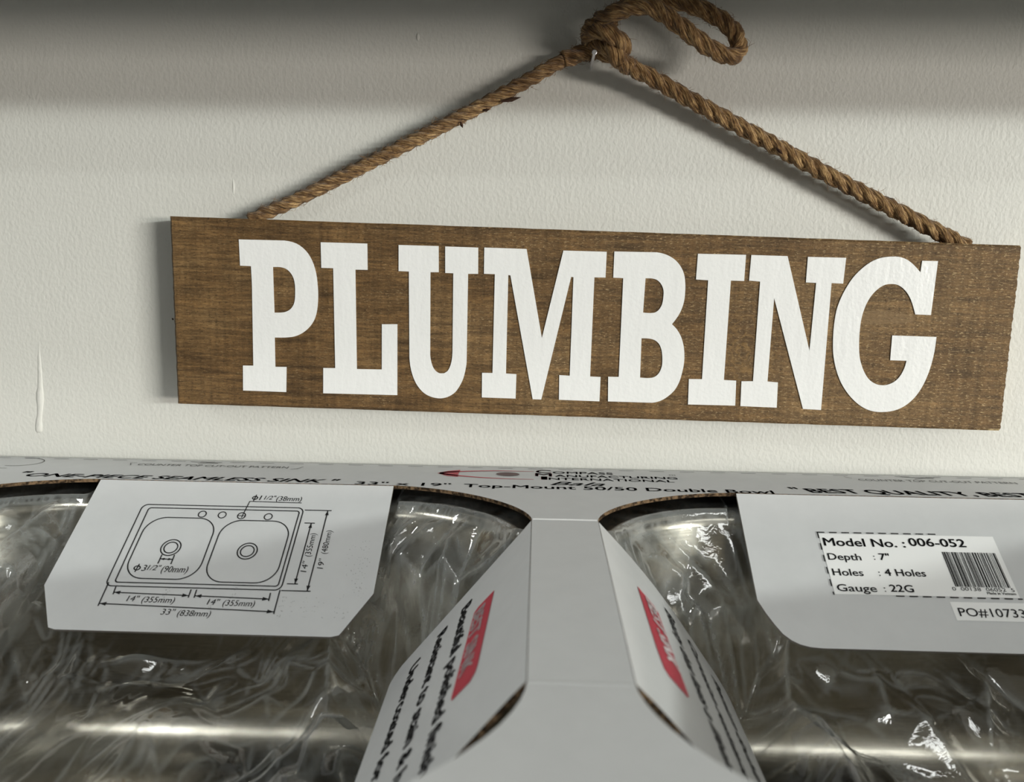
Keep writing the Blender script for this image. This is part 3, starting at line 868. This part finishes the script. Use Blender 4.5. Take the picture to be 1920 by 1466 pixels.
# --- print on the sleeve top
K = 0.001
ink = Ink()
T = dict(right=(1, 0), up=(0, 1))
ink.text('"', (-0.3868, -0.0590), 0.0062, 0.0105, bold=0.02, shear=0.35, **T)
ink.text('ONE-PIECE SEAMLESS SINK', (-0.3795, -0.0612), 0.2130, 0.0085, bold=0.020, shear=0.35, **T)
ink.text('"', (-0.1620, -0.0625), 0.0055, 0.0105, bold=0.02, shear=0.35, **T)
ink.text('33" x 19"', (-0.1440, -0.0635), 0.0665, 0.0072, bold=0.012, **T)
ink.text('Top-Mount 50/50 Double Bowl', (-0.0680, -0.0645), 0.2135, 0.0080, bold=0.014, **T)
ink.text('"', (0.1590, -0.0575), 0.0065, 0.0105, bold=0.02, shear=-0.35, **T)
ink.text('BEST QUALITY, BEST', (0.1690, -0.0590), 0.1540, 0.0098, bold=0.026, shear=-0.35, **T)
ink.lay('printed_text', top_surf, M_INK, top)
# company mark: red swoosh, dark ball, three lines of lettering
ink = Ink()
def swoosh(x0, x1, yc0, yc1, spread0, spread1, sgn, w0, w1, n=18):
    pts = []
    for i in range(n + 1):
        t = i / n
        y = yc0 + (yc1 - yc0) * t + sgn * (spread1 * math.sin(min(1, t * 1.25) * math.pi / 2) ** 0.7)
        pts.append((x0 + (x1 - x0) * t, y, w0 + (w1 - w0) * t ** 0.6))
    return pts
for sgn in (1, -1):
    ps = swoosh(-0.0890, -0.0195, -0.0275, -0.0285, 0, 0.0115, sgn, 0.0040, 0.0006)
    a = [(p[0], p[1] + p[2] / 2) for p in ps]; b_ = [(p[0], p[1] - p[2] / 2) for p in ps]
    for i in range(len(ps) - 1):
        ink.poly([a[i], a[i + 1], b_[i + 1], b_[i]])
ink.poly([(-0.0905, -0.0277), (-0.083, -0.0205), (-0.0745, -0.0170), (-0.0750, -0.0275), (-0.0745, -0.0372), (-0.083, -0.0350)])
for ch, x, y, w in (('C', -0.0180, -0.0205, 0.0110), ('M', -0.0183, -0.0300, 0.0118), ('I', -0.0140, -0.0395, 0.0040)):
    ink.text(ch, (x, y), w, 0.0082, bold=0.02, **T)
ink.lay('printed_red_mark', top_surf, M_RED, top)
ink = Ink(); ink.ellipse((-0.0387, -0.0268), 0.0086, 0.0052); ink.lay('printed_ball', top_surf, M_DARKRED, top, 0.0004)
ink = Ink()
ink.text('OMPASS', (-0.0055, -0.0213), 0.0445, 0.0058, bold=0.012, **T)
ink.text('ANUFACTURING', (-0.0040, -0.0308), 0.0890, 0.0058, bold=0.012, **T)
ink.text('NTERNATIONAL', (-0.0086, -0.0398), 0.0900, 0.0058, bold=0.012, **T)
ink.text('TM', (0.0800, -0.0205), 0.0050, 0.0028, **T)
ink.text('Bala', (-0.0080, -0.0540), 0.0390, 0.0090, bold=0.002, shear=0.45, **T)
ink.lay('printed_text', top_surf, M_INK, top)
# thin cut-out pattern marks along the wall side
ink = Ink()
x = -0.4340
while x < 0.43:
    ink.line([(x, -0.0088), (x + 0.0105, -0.0086)], 0.0007)
    x += 0.0228
for x0 in (-0.3250, 0.2110):
    x1 = x0 + 0.1290
    if x0 < 0:
        ink.line([(x0 + 0.004, -0.0155), (x0, -0.0170), (x0 + 0.003, -0.0235)], 0.0006)
        ink.line([(x1 - 0.004, -0.0258), (x1, -0.0240), (x1 + 0.003, -0.0175)], 0.0006)
    else:
        ink.line([(x0, -0.0125), (x0 + 0.004, -0.0165)], 0.0006)
        ink.line([(x1, -0.0175), (x1 + 0.004, -0.0215)], 0.0006)
    ink.text('COUNTER TOP CUT-OUT PATTERN', (x0 + 0.0075, -0.0232), 0.1140, 0.0052, **T)
    xm = x0 + 0.055
    ink.line([(xm - 0.012, -0.0090), (xm - 0.004, -0.0100), (xm + 0.012, -0.0100)], 0.0009)
    ink.line([(xm - 0.004, -0.0150), (xm + 0.003, -0.0118), (xm + 0.010, -0.0130)], 0.0009)
arc = []
for i in range(13):
    t = -math.pi / 2 * 1.15 + math.pi * 1.15 * i / 12
    arc.append((-0.408 + 0.017 * math.cos(t), -0.0205 + 0.0125 * math.sin(t)))
ink.line(arc, 0.0007)
ink.line([(-0.436, -0.0265), (-0.421, -0.0275)], 0.0007); ink.line([(-0.425, -0.0402), (-0.406, -0.0402)], 0.0006)
ink.lay('printed_cut_marks', top_surf, M_GREYINK, top)

# --- dimensioned drawing on the left flap (u, v in mm)
def mm(*pts): return [(u * K, v * K) for u, v in pts]
LW = 0.00075
ink = Ink()
ink.line(round_rect(-0.2848, 0.0222, -0.1744, 0.0878, 0.0042), LW, True)
ink.line(round_rect(-0.2798, 0.0250, -0.1768, 0.0850, 0.0020), LW, True)
def bowl_outline(x0, x1, y0, y1, r): return round_rect(x0 * K, y0 * K, x1 * K, y1 * K, r * K, 10)
ink.line(bowl_outline(-276.8, -229.6, 33.0, 81.8, 13), LW, True)
ink.line(bowl_outline(-225.6, -179.6, 34.0, 83.0, 13), LW, True)
for cx0, cy0 in ((-253.6, 57.6), (-203.2, 58.9)):
    ink.line(ell((cx0 * K, cy0 * K), 0.0063, 0.0063), LW, True)
    ink.line(ell((cx0 * K, cy0 * K), 0.0043, 0.0043), LW, True)
for hx, hy in ((-241.8, 29.5), (-228.2, 29.8), (-215.0, 30.1), (-196.8, 30.4)):
    ink.line(ell((hx * K, hy * K), 0.0026, 0.0026, 20), LW * 0.9, True)
ink.line(mm((-217.6, 30.1), (-212.4, 30.1)), 0.0005)
ink.line(mm((-214.6, 31.5), (-212.8, 17.5), (-177.3, 17.9)), 0.0006)
def phi(u, v, r):
    ink.line(ell((u * K, v * K), r * K, r * K * 0.8, 16), 0.0007, True)
    ink.line(mm((u - 0.35, v + r * 1.5), (u + 0.35, v - r * 1.5)), 0.0007)
def txt(s, u, v, w, h, **k): ink.text(s, (u * K, v * K), w * K, h * K, **k)
phi(-210.0, 14.3, 1.7); txt('1', -207.0, 16.2, 1.6, 4.0, shear=0.15)
txt('1/2"', -203.6, 15.6, 8.0, 3.4, shear=0.2)
txt('(38mm)', -195.0, 16.4, 17.4, 4.0, shear=0.15)
phi(-269.6, 74.0, 1.9); txt('3', -266.4, 76.2, 2.8, 4.6, shear=0.15)
txt('1/2"', -263.0, 75.4, 8.4, 3.8, shear=0.2)
txt('(90mm)', -253.6, 76.6, 16.8, 4.6, shear=0.15)
ink.line(mm((-257.4, 63.6), (-257.6, 70.0)), LW); ink.line(mm((-249.2, 63.6), (-249.2, 70.2)), LW)
ink.arrow(*mm((-257.4, 66.6), (-249.4, 66.8)), LW, 0.0028)
# right-hand dimensions
ink.line(mm((-173.2, 24.0), (-155.6, 24.0)), LW); ink.line(mm((-173.8, 88.0), (-156.0, 88.0)), LW)
ink.arrow(*mm((-157.8, 24.2), (-157.9, 87.8)), LW, 0.0038)
ink.line(mm((-171.0, 35.0), (-164.6, 35.0)), LW); ink.line(mm((-171.4, 83.0), (-165.0, 83.0)), LW)
ink.arrow(*mm((-166.7, 35.2), (-166.7, 82.8)), LW, 0.0038)
V90 = dict(right=(0, -1), up=(-1, 0))
txt('14"', -161.6, 74.0, 8.6, 3.8, shear=0.1, **V90); txt('(355mm)', -161.6, 62.0, 18.6, 3.8, shear=0.1, **V90)
txt('19"', -151.6, 71.2, 8.0, 3.8, shear=0.1, **V90); txt('(480mm)', -151.6, 59.6, 18.8, 3.8, shear=0.1, **V90)
# bottom dimensions
ink.line(mm((-283.4, 85.5), (-283.2, 102.0)), LW); ink.line(mm((-174.9, 87.8), (-174.6, 104.4)), LW)
ink.arrow(*mm((-283.0, 100.6), (-174.8, 103.2)), LW, 0.0042)
ink.line(mm((-277.6, 88.6), (-277.3, 93.6)), LW); ink.line(mm((-230.1, 89.2), (-230.0, 94.6)), LW)
ink.arrow(*mm((-277.3, 92.4), (-230.2, 93.4)), LW, 0.0040)
ink.line(mm((-226.6, 89.2), (-226.4, 94.6)), LW); ink.line(mm((-180.2, 90.2), (-180.0, 95.4)), LW)
ink.arrow(*mm((-226.3, 93.4), (-180.1, 94.4)), LW, 0.0040)
txt('14"', -267.4, 98.5, 7.4, 4.0, shear=0.15); txt('(355mm)', -257.8, 98.9, 20.2, 4.0, shear=0.15)
txt('14"', -217.2, 99.4, 7.4, 4.0, shear=0.15); txt('(355mm)', -207.4, 99.8, 19.6, 4.0, shear=0.15)
txt('33"', -243.2, 107.2, 8.6, 4.0, shear=0.15); txt('(838mm)', -232.8, 107.7, 20.2, 4.0, shear=0.15)
ink.lay('printed_drawing', SL, M_INK, flap_l)
# faint ink speckle rubbed off on the right of that flap
ink = Ink()
rs = random.Random(11)
for row in range(5):
    for col_ in range(7):
        u0 = -171.0 + col_ * 6.6 + rs.uniform(-1.2, 1.2); v0 = 92.5 + row * 3.3
        if u0 > -120 - (v0 - 88) * 0.6: continue
        for _ in range(rs.randint(0, 4)):
            u = u0 + rs.uniform(-1.6, 1.6); v = v0 + rs.uniform(-0.7, 0.7)
            a = rs.uniform(0.3, 0.9); b_ = rs.uniform(0.15, 0.4)
            ink.poly(mm((u, v), (u + a, v + rs.uniform(-.1, .1)), (u + a, v + b_), (u, v + b_)))
for _ in range(70):
    u = rs.uniform(-139, -122); v = rs.uniform(48, 92)
    if rs.random() < 0.4: u = rs.uniform(-130, -124)
    a = rs.uniform(0.2, 0.6); b_ = rs.uniform(0.2, 0.7)
    ink.poly(mm((u, v), (u + a, v), (u + a, v + b_), (u, v + b_)))
for (u0, v0) in ((-245, 92), (-216, 97), (-203, 90)):
    for _ in range(14):
        u = u0 + rs.uniform(-2, 2); v = v0 + rs.uniform(-4, 5)
        ink.poly(mm((u, v), (u + 0.5, v), (u + 0.5, v + 0.4), (u, v + 0.4)))
tag(ink.lay('ink_speckle', SL, M_SMUDGE, flap_l, 0.0002), kind='stuff')

# --- label and sticker on the right flap
ink = Ink(); ink.poly(mm((168.0, 32.6), (280.6, 31.9), (280.2, 77.6), (167.8, 77.9))); ink.lay('model_label', SR, M_STICKER, flap_r, 0.0003)
ink = Ink(); ink.poly(mm((236.4, 81.4), (302.0, 81.0), (302.0, 93.8), (236.6, 94.0))); po = ink.lay('order_sticker', SR, M_STICKER, flap_r, 0.0003)
po['label'] = 'small white order number sticker'
ink = Ink()
def dashes(p, q, on, off):
    p = Vector(p); q = Vector(q); d = (q - p); L = d.length; d.normalize(); s = 0.0
    while s < L:
        a = p + d * s; b_ = p + d * min(L, s + on)
        ink.line([tuple(a * K), tuple(b_ * K)], 0.0008)
        s += on + off
dashes((167.2, 31.8), (245.0, 31.3), 4.4, 3.6); dashes((167.2, 31.8), (166.9, 78.3), 4.4, 4.6); dashes((205.0, 78.4), (281.0, 78.4), 4.6, 3.6)
txt('Model No. :', 169.6, 42.2, 52.0, 6.0, bold=0.022); txt('006-052', 224.6, 40.9, 36.0, 6.0, bold=0.022)
txt('Depth', 169.8, 53.0, 20.8, 4.9, bold=0.014); txt(':', 198.6, 52.3, 0.9, 4.6); txt('7"', 202.4, 52.3, 6.4, 4.9, bold=0.018)
txt('Holes', 170.0, 64.6, 18.9, 4.9, bold=0.014); txt(':', 198.6, 64.2, 0.9, 4.6); txt('4 Holes', 202.6, 63.9, 25.2, 4.9, bold=0.018)
txt('Gauge', 170.0, 75.9, 24.2, 4.9, bold=0.014); txt(':', 198.8, 75.6, 0.9, 4.6); txt('22G', 202.6, 75.4, 14.2, 4.9, bold=0.022)
txt('PO#10733', 239.3, 91.2, 39.6, 5.6, bold=0.004)
txt('0  00138  06052  5', 240.9, 73.4, 37.8, 2.5); txt('Made in Vietnam', 261.2, 75.6, 17.4, 1.7, bold=0.02)
rb = random.Random(7)
u = 243.4
while u < 277.0:
    w = rb.choice((0.33, 0.33, 0.66, 0.99)); g = rb.choice((0.33, 0.33, 0.66, 0.8))
    ink.poly(mm((u, 45.0), (u + w, 45.0), (u + w, 70.6), (u, 70.6)))
    u += w + g
ink.lay('printed_text', SR, M_INK, flap_r, 0.0006)

# --- red tab and three lines of print on each bridge flap, reading from the wall to the front
def bridge_print(surf, parent, red, lines, upsign):
    ink = Ink(); ink.poly(mm(*red)); ink.lay('printed_red_tab', surf, M_RED, parent, 0.0003)
    ys = [p[0] for p in red]; ss = [p[1] for p in red]
    ink = Ink()
    ymax = -195.0; s_mid = (min(ss) + max(ss)) / 2
    base = s_mid + (4.2 if upsign < 0 else -4.2)
    ink.text('BEST SINK', (ymax * K, base * K), 66 * K, 9.0 * K, right=(-1, 0.05), up=(0, upsign), bold=0.035)
    ink.lay('printed_white_text', surf, M_WHITEINK, parent, 0.0006)
    ink = Ink()
    for (s, y0, w, body) in lines:
        ink.text(body, (y0 * K, s * K), w * K, 9.0 * K, right=(-1, 0.035), up=(0, upsign), bold=0.032)
    ink.lay('printed_text', surf, M_INK, parent, 0.0004)
bridge_print(SCL, flap_cl, [(-189.5, 30.5), (-188.0, 44.0), (-190.5, 47.5), (-272.0, 53.5), (-276.0, 53.0), (-277.0, 40.0), (-273.0, 36.8), (-267.0, 35.6)],
             [(62.0, -161, 158, 'Beautiful polished finish'), (84.5, -160, 160, 'Resistant to stain & heat'), (109.0, -163, 152, 'Undercoated for sound')], -1)
bridge_print(SCR, flap_cr, [(-190.0, 26.0), (-191.0, 40.0), (-194.0, 43.0), (-279.0, 45.5), (-282.0, 44.0), (-283.0, 31.0), (-280.0, 28.0), (-262.0, 26.5)],
             [(57.0, -162, 158, 'Beauty that lasts a lifetime'), (81.0, -158, 160, 'Corrosion resistant steel'), (106.0, -163, 152, 'Premium double bowl sink')], 1)

# ------------------------------------------------------------------ stainless double-bowl sink
RIM_Z = -0.0115
FLOOR_B = -0.186
BC = (0.2215, -0.243)
BHX, BHY = 0.208, 0.180
sink = empty('double_bowl_sink', (0, -0.235, DECK_Z))
tag(sink, 'brushed stainless steel double bowl sink lying inside the white carton', 'sink')
def rr_ring(cx, cy, hx, hy, r, n=12):
    return round_rect(cx - hx, cy - hy, cx + hx, cy + hy, r, n)
def bowl_profile():
    """(inset, z, corner radius)"""
    pr = []
    for i in range(6):                       # rolled lip
        a = math.pi / 2 * i / 5
        pr.append((0.010 * math.sin(a), RIM_Z - 0.010 * (1 - math.cos(a)), 0.086))
    pr.append((0.014, RIM_Z - 0.05, 0.085))
    pr.append((0.019, RIM_Z - 0.10, 0.083))
    z0 = FLOOR_B + 0.045
    pr.append((0.023, z0, 0.081))
    for i in range(1, 9):                    # sweep into the floor
        a = math.pi / 2 * i / 8
        pr.append((0.023 + 0.045 * (1 - math.cos(a)), z0 - 0.0445 * math.sin(a), 0.080 - 0.02 * i / 8))
    pr.append((0.115, FLOOR_B - 0.0008, 0.035))
    pr.append((0.1505, FLOOR_B - 0.0012, 0.010))
    return pr
for sg in (-1, 1):
    V = []; F = []
    pr = bowl_profile()
    for (ins, z, r) in pr:
        for (x, y) in rr_ring(sg * BC[0], BC[1], BHX - ins, BHY - ins, r):
            V.append((x, y, z))
    n = len(V) // len(pr)
    for i in range(len(pr) - 1):
        for k in range(n):
            k2 = (k + 1) % n
            F.append((i * n + k, i * n + k2, (i + 1) * n + k2, (i + 1) * n + k))
    F.append(tuple((len(pr) - 1) * n + k for k in range(n)))
    mesh_obj('bowl', V, F, M_STEEL, sink, smooth=True)
    # strainer ring in the bowl floor
    V = []; F = []
    for (r, z) in ((0.052, 0.0006), (0.050, 0.0024), (0.043, 0.0020), (0.040, -0.0004), (0.012, -0.0006), (0.010, 0.004), (0.004, 0.005)):
        for k in range(32):
            a = 2 * math.pi * k / 32
            V.append((sg * BC[0] + r * math.cos(a), BC[1] + r * math.sin(a), FLOOR_B + z))
    for i in range(6):
        for k in range(32):
            k2 = (k + 1) % 32
            F.append((i * 32 + k, i * 32 + k2, (i + 1) * 32 + k2, (i + 1) * 32 + k))
    F.append(tuple(6 * 32 + k for k in range(32)))
    mesh_obj('drain', V, F, M_STEEL, sink, smooth=True)
holes_ = [rr_ring(sg * BC[0], BC[1], BHX, BHY, 0.086) for sg in (-1, 1)]
vs, fs = fill_2d([round_rect(-0.443, -0.478, 0.443, -0.0105, 0.02)] + holes_, 0.0012)
mesh_obj('rim', [(v.x, v.y, v.z + RIM_Z) for v in vs], fs, M_STEEL, sink)

# ------------------------------------------------------------------ polythene bag over the sink
def build_bag():
    rng = np.random.default_rng(5)
    nx, ny = 660, 340
    X, Y = np.meshgrid(np.linspace(-0.440, 0.440, nx), np.linspace(-0.472, -0.014, ny))
    def perm_noise(px, py, seed):
        """smooth value noise"""
        r = np.random.default_rng(seed)
        G = r.uniform(-1, 1, (64, 64))
        x = px % 63; y = py % 63
        i = np.floor(x).astype(int); j = np.floor(y).astype(int)
        fx = x - i; fy = y - j
        fx = fx * fx * (3 - 2 * fx); fy = fy * fy * (3 - 2 * fy)
        a = G[i, j]; b_ = G[(i + 1) % 64, j]; c = G[i, (j + 1) % 64]; d_ = G[(i + 1) % 64, (j + 1) % 64]
        return (a * (1 - fx) + b_ * fx) * (1 - fy) + (c * (1 - fx) + d_ * fx) * fy
    # how deep each point may hang: distance to the bowl lip
    xl = np.abs(X) - BC[0]; yl = Y - BC[1]
    r = 0.086
    qx = np.abs(xl) - (BHX - 0.010 - r); qy = np.abs(yl) - (BHY - 0.010 - r)
    sd = np.hypot(np.maximum(qx, 0), np.maximum(qy, 0)) + np.minimum(np.maximum(qx, qy), 0) - r
    ins = np.maximum(0, -sd)                       # distance inside the lip
    depth = 0.128 * (1 - np.exp(-ins / 0.062)) * np.clip(ins / 0.004, 0, 1)
    ax = np.abs(X)
    depth *= 1 - 0.42 * np.exp(-((ax - 0.385) / 0.055) ** 2) - 0.30 * np.exp(-((ax - 0.085) / 0.050) ** 2)
    Z = -0.0085 - depth
    inside = np.clip(ins / 0.03, 0, 1)
    # large soft hangs
    lo = perm_noise(X * 9 + 3, Y * 9 + 7, 1) + 0.5 * perm_noise(X * 19 + 9, Y * 19, 2)
    Z += 0.022 * lo * inside
    Z_soft = Z.copy()
    # sharp straight folds of limited length, thrown at random
    env_in = np.clip(ins / 0.02, 0, 1)
    for _ in range(360):
        cx = rng.uniform(-0.43, 0.43); cy = rng.uniform(-0.43, -0.05)
        th = rng.uniform(0, math.pi); R = rng.uniform(0.010, 0.050)
        sl = rng.uniform(0.25, 0.75) * rng.choice((-1, 1)) * (0.02 / R) ** 0.35
        m_ = (np.abs(X - cx) < 2.2 * R) & (np.abs(Y - cy) < 2.2 * R)
        if not m_.any(): continue
        dx = X[m_] - cx; dy = Y[m_] - cy
        d_ = dx * math.cos(th) + dy * math.sin(th); l_ = -dx * math.sin(th) + dy * math.cos(th)
        e_ = np.exp(-((d_ / (0.55 * R)) ** 2) - (l_ / R) ** 2)
        Z[m_] += sl * (np.abs(d_) - 0.25 * R) * e_ * env_in[m_]
    # long pleats running down from the bridge and the back corners
    for (px, py, ang, fr_, amp, wd) in ((-0.085, -0.15, 1.02, 48, 0.0075, 0.075), (0.075, -0.12, -0.35, 46, 0.0045, 0.060), (-0.375, -0.13, 1.45, 44, 0.0060, 0.060), (0.36, -0.30, 0.7, 38, 0.0050, 0.080)):
        a = (X - px) * math.sin(ang) - (Y - py) * math.cos(ang); b_ = (X - px) * math.cos(ang) + (Y - py) * math.sin(ang)
        ph = a * fr_ + 1.6 * perm_noise(a * 60 + 5, b_ * 9, 77) + 0.8 * perm_noise(X * 30, Y * 30, 78)
        tri = 1 - 2 * np.abs((ph % 1.0) * 2 - 1)
        Z += amp * tri * np.exp(-(a / wd) ** 2 - (b_ / (wd * 1.8)) ** 2) * env_in
    # soften, then press down under the flaps
    for _ in range(1):
        Zs = Z.copy()
        Zs[1:-1, 1:-1] = (Z[1:-1, 1:-1] * 4 + Z[:-2, 1:-1] + Z[2:, 1:-1] + Z[1:-1, :-2] + Z[1:-1, 2:]) / 8
        Z = Zs
    crumple = np.minimum(0.0, (Z - Z_soft) - 0.0045)      # folds survive where the flaps press on the bag
    for ang, sgn in ((math.radians(33.5), -1), (math.radians(36), 1)):
        out_d = np.maximum(np.maximum(0.114 - X * sgn, X * sgn - 0.326), FOLD - 0.102 - Y)
        lim = -np.maximum(0, FOLD - Y) * math.tan(ang) - 0.0062 + np.maximum(0, out_d) * 3.5 + crumple
        Z = np.minimum(Z, np.where(out_d < 0.05, lim, 1.0))
    out_d = np.maximum(np.maximum(np.abs(X) - 0.112, CB1 - 0.003 - Y), Y - CB0 - 0.003)
    lim = -np.maximum(0, np.abs(X) - XH0) * 1.36 - 0.0068 + np.maximum(0, out_d) * 3.0 + crumple * np.clip((np.abs(X) - XH0) / 0.02, 0, 1)
    Z = np.minimum(Z, np.where((out_d < 0.06) & (np.abs(X) > XH0 - 0.004), lim, 1.0))
    # stay off the steel: rolled lip, walls, floor
    qx = np.abs(xl) - (BHX - r); qy = np.abs(yl) - (BHY - r)
    sd2 = np.hypot(np.maximum(qx, 0), np.maximum(qy, 0)) + np.minimum(np.maximum(qx, qy), 0) - r
    i2 = np.maximum(0, -sd2)
    lipz = RIM_Z - 0.010 * (1 - np.sqrt(np.maximum(0, 1 - (np.minimum(i2, 0.0099) / 0.010) ** 2)))
    wallz = np.where(i2 < 0.010, lipz, np.where(i2 < 0.035, RIM_Z - 0.010 - (i2 - 0.010) * 4.5, FLOOR_B + 0.012 + np.maximum(0, 0.085 - i2) * 0.5))
    Z = np.maximum(Z, wallz + 0.0012)
    Z = np.minimum(Z, -0.0048)
    V = np.stack([X, Y, Z], -1).reshape(-1, 3)
    idx = np.arange(nx * ny).reshape(ny, nx)
    F = np.stack([idx[:-1, :-1], idx[:-1, 1:], idx[1:, 1:], idx[1:, :-1]], -1).reshape(-1, 4)
    me = bpy.data.meshes.new('plastic_bag')
    me.from_pydata(V.tolist(), [], F.tolist())
    me.materials.append(M_FILM)
    lap = np.zeros_like(Z)
    lap[1:-1, 1:-1] = (Z[:-2, 1:-1] + Z[2:, 1:-1] - 2 * Z[1:-1, 1:-1]) / (Y[1, 0] - Y[0, 0]) ** 2 + (Z[1:-1, :-2] + Z[1:-1, 2:] - 2 * Z[1:-1, 1:-1]) / (X[0, 1] - X[0, 0]) ** 2
    cr = np.clip((np.abs(lap) - 60) / 260, 0, 1)
    # gathered film, several layers thick, beside the bridge and at the far end of the left bowl
    def pl(px, py, ang, f_):
        a = (X - px) * math.sin(ang) - (Y - py) * math.cos(ang); b_ = (X - px) * math.cos(ang) + (Y - py) * math.sin(ang)
        return np.clip(0.45 + 0.9 * perm_noise(a * f_, b_ * 7 + 3, 91), 0, 1)
    gath = 0.85 * np.exp(-((X + 0.078) / 0.045) ** 2) * np.clip((Y + 0.33) / 0.12, 0, 1) * pl(-0.085, -0.15, 1.02, 130)
    gath += 0.75 * np.exp(-((X + 0.385) / 0.050) ** 2) * np.clip((Y + 0.24) / 0.08, 0, 1) * pl(-0.375, -0.13, 1.45, 110)
    gath += 0.55 * np.exp(-((X - 0.065) / 0.040) ** 2) * np.clip((Y + 0.26) / 0.10, 0, 1) * pl(0.075, -0.12, -0.35, 120)
    cr = np.clip(cr + gath, 0, 1.2)
    me.attributes.new('crease', 'FLOAT', 'POINT').data.foreach_set('value', cr.reshape(-1).astype(np.float32))
    me.polygons.foreach_set('use_smooth', [True] * len(me.polygons))
    me.update()
    o = bpy.data.objects.new('plastic_bag', me)
    COL.objects.link(o)
    tag(o, 'crumpled clear plastic bag spread over the steel sink bowls', 'plastic bag')
    return o
bag = build_bag()
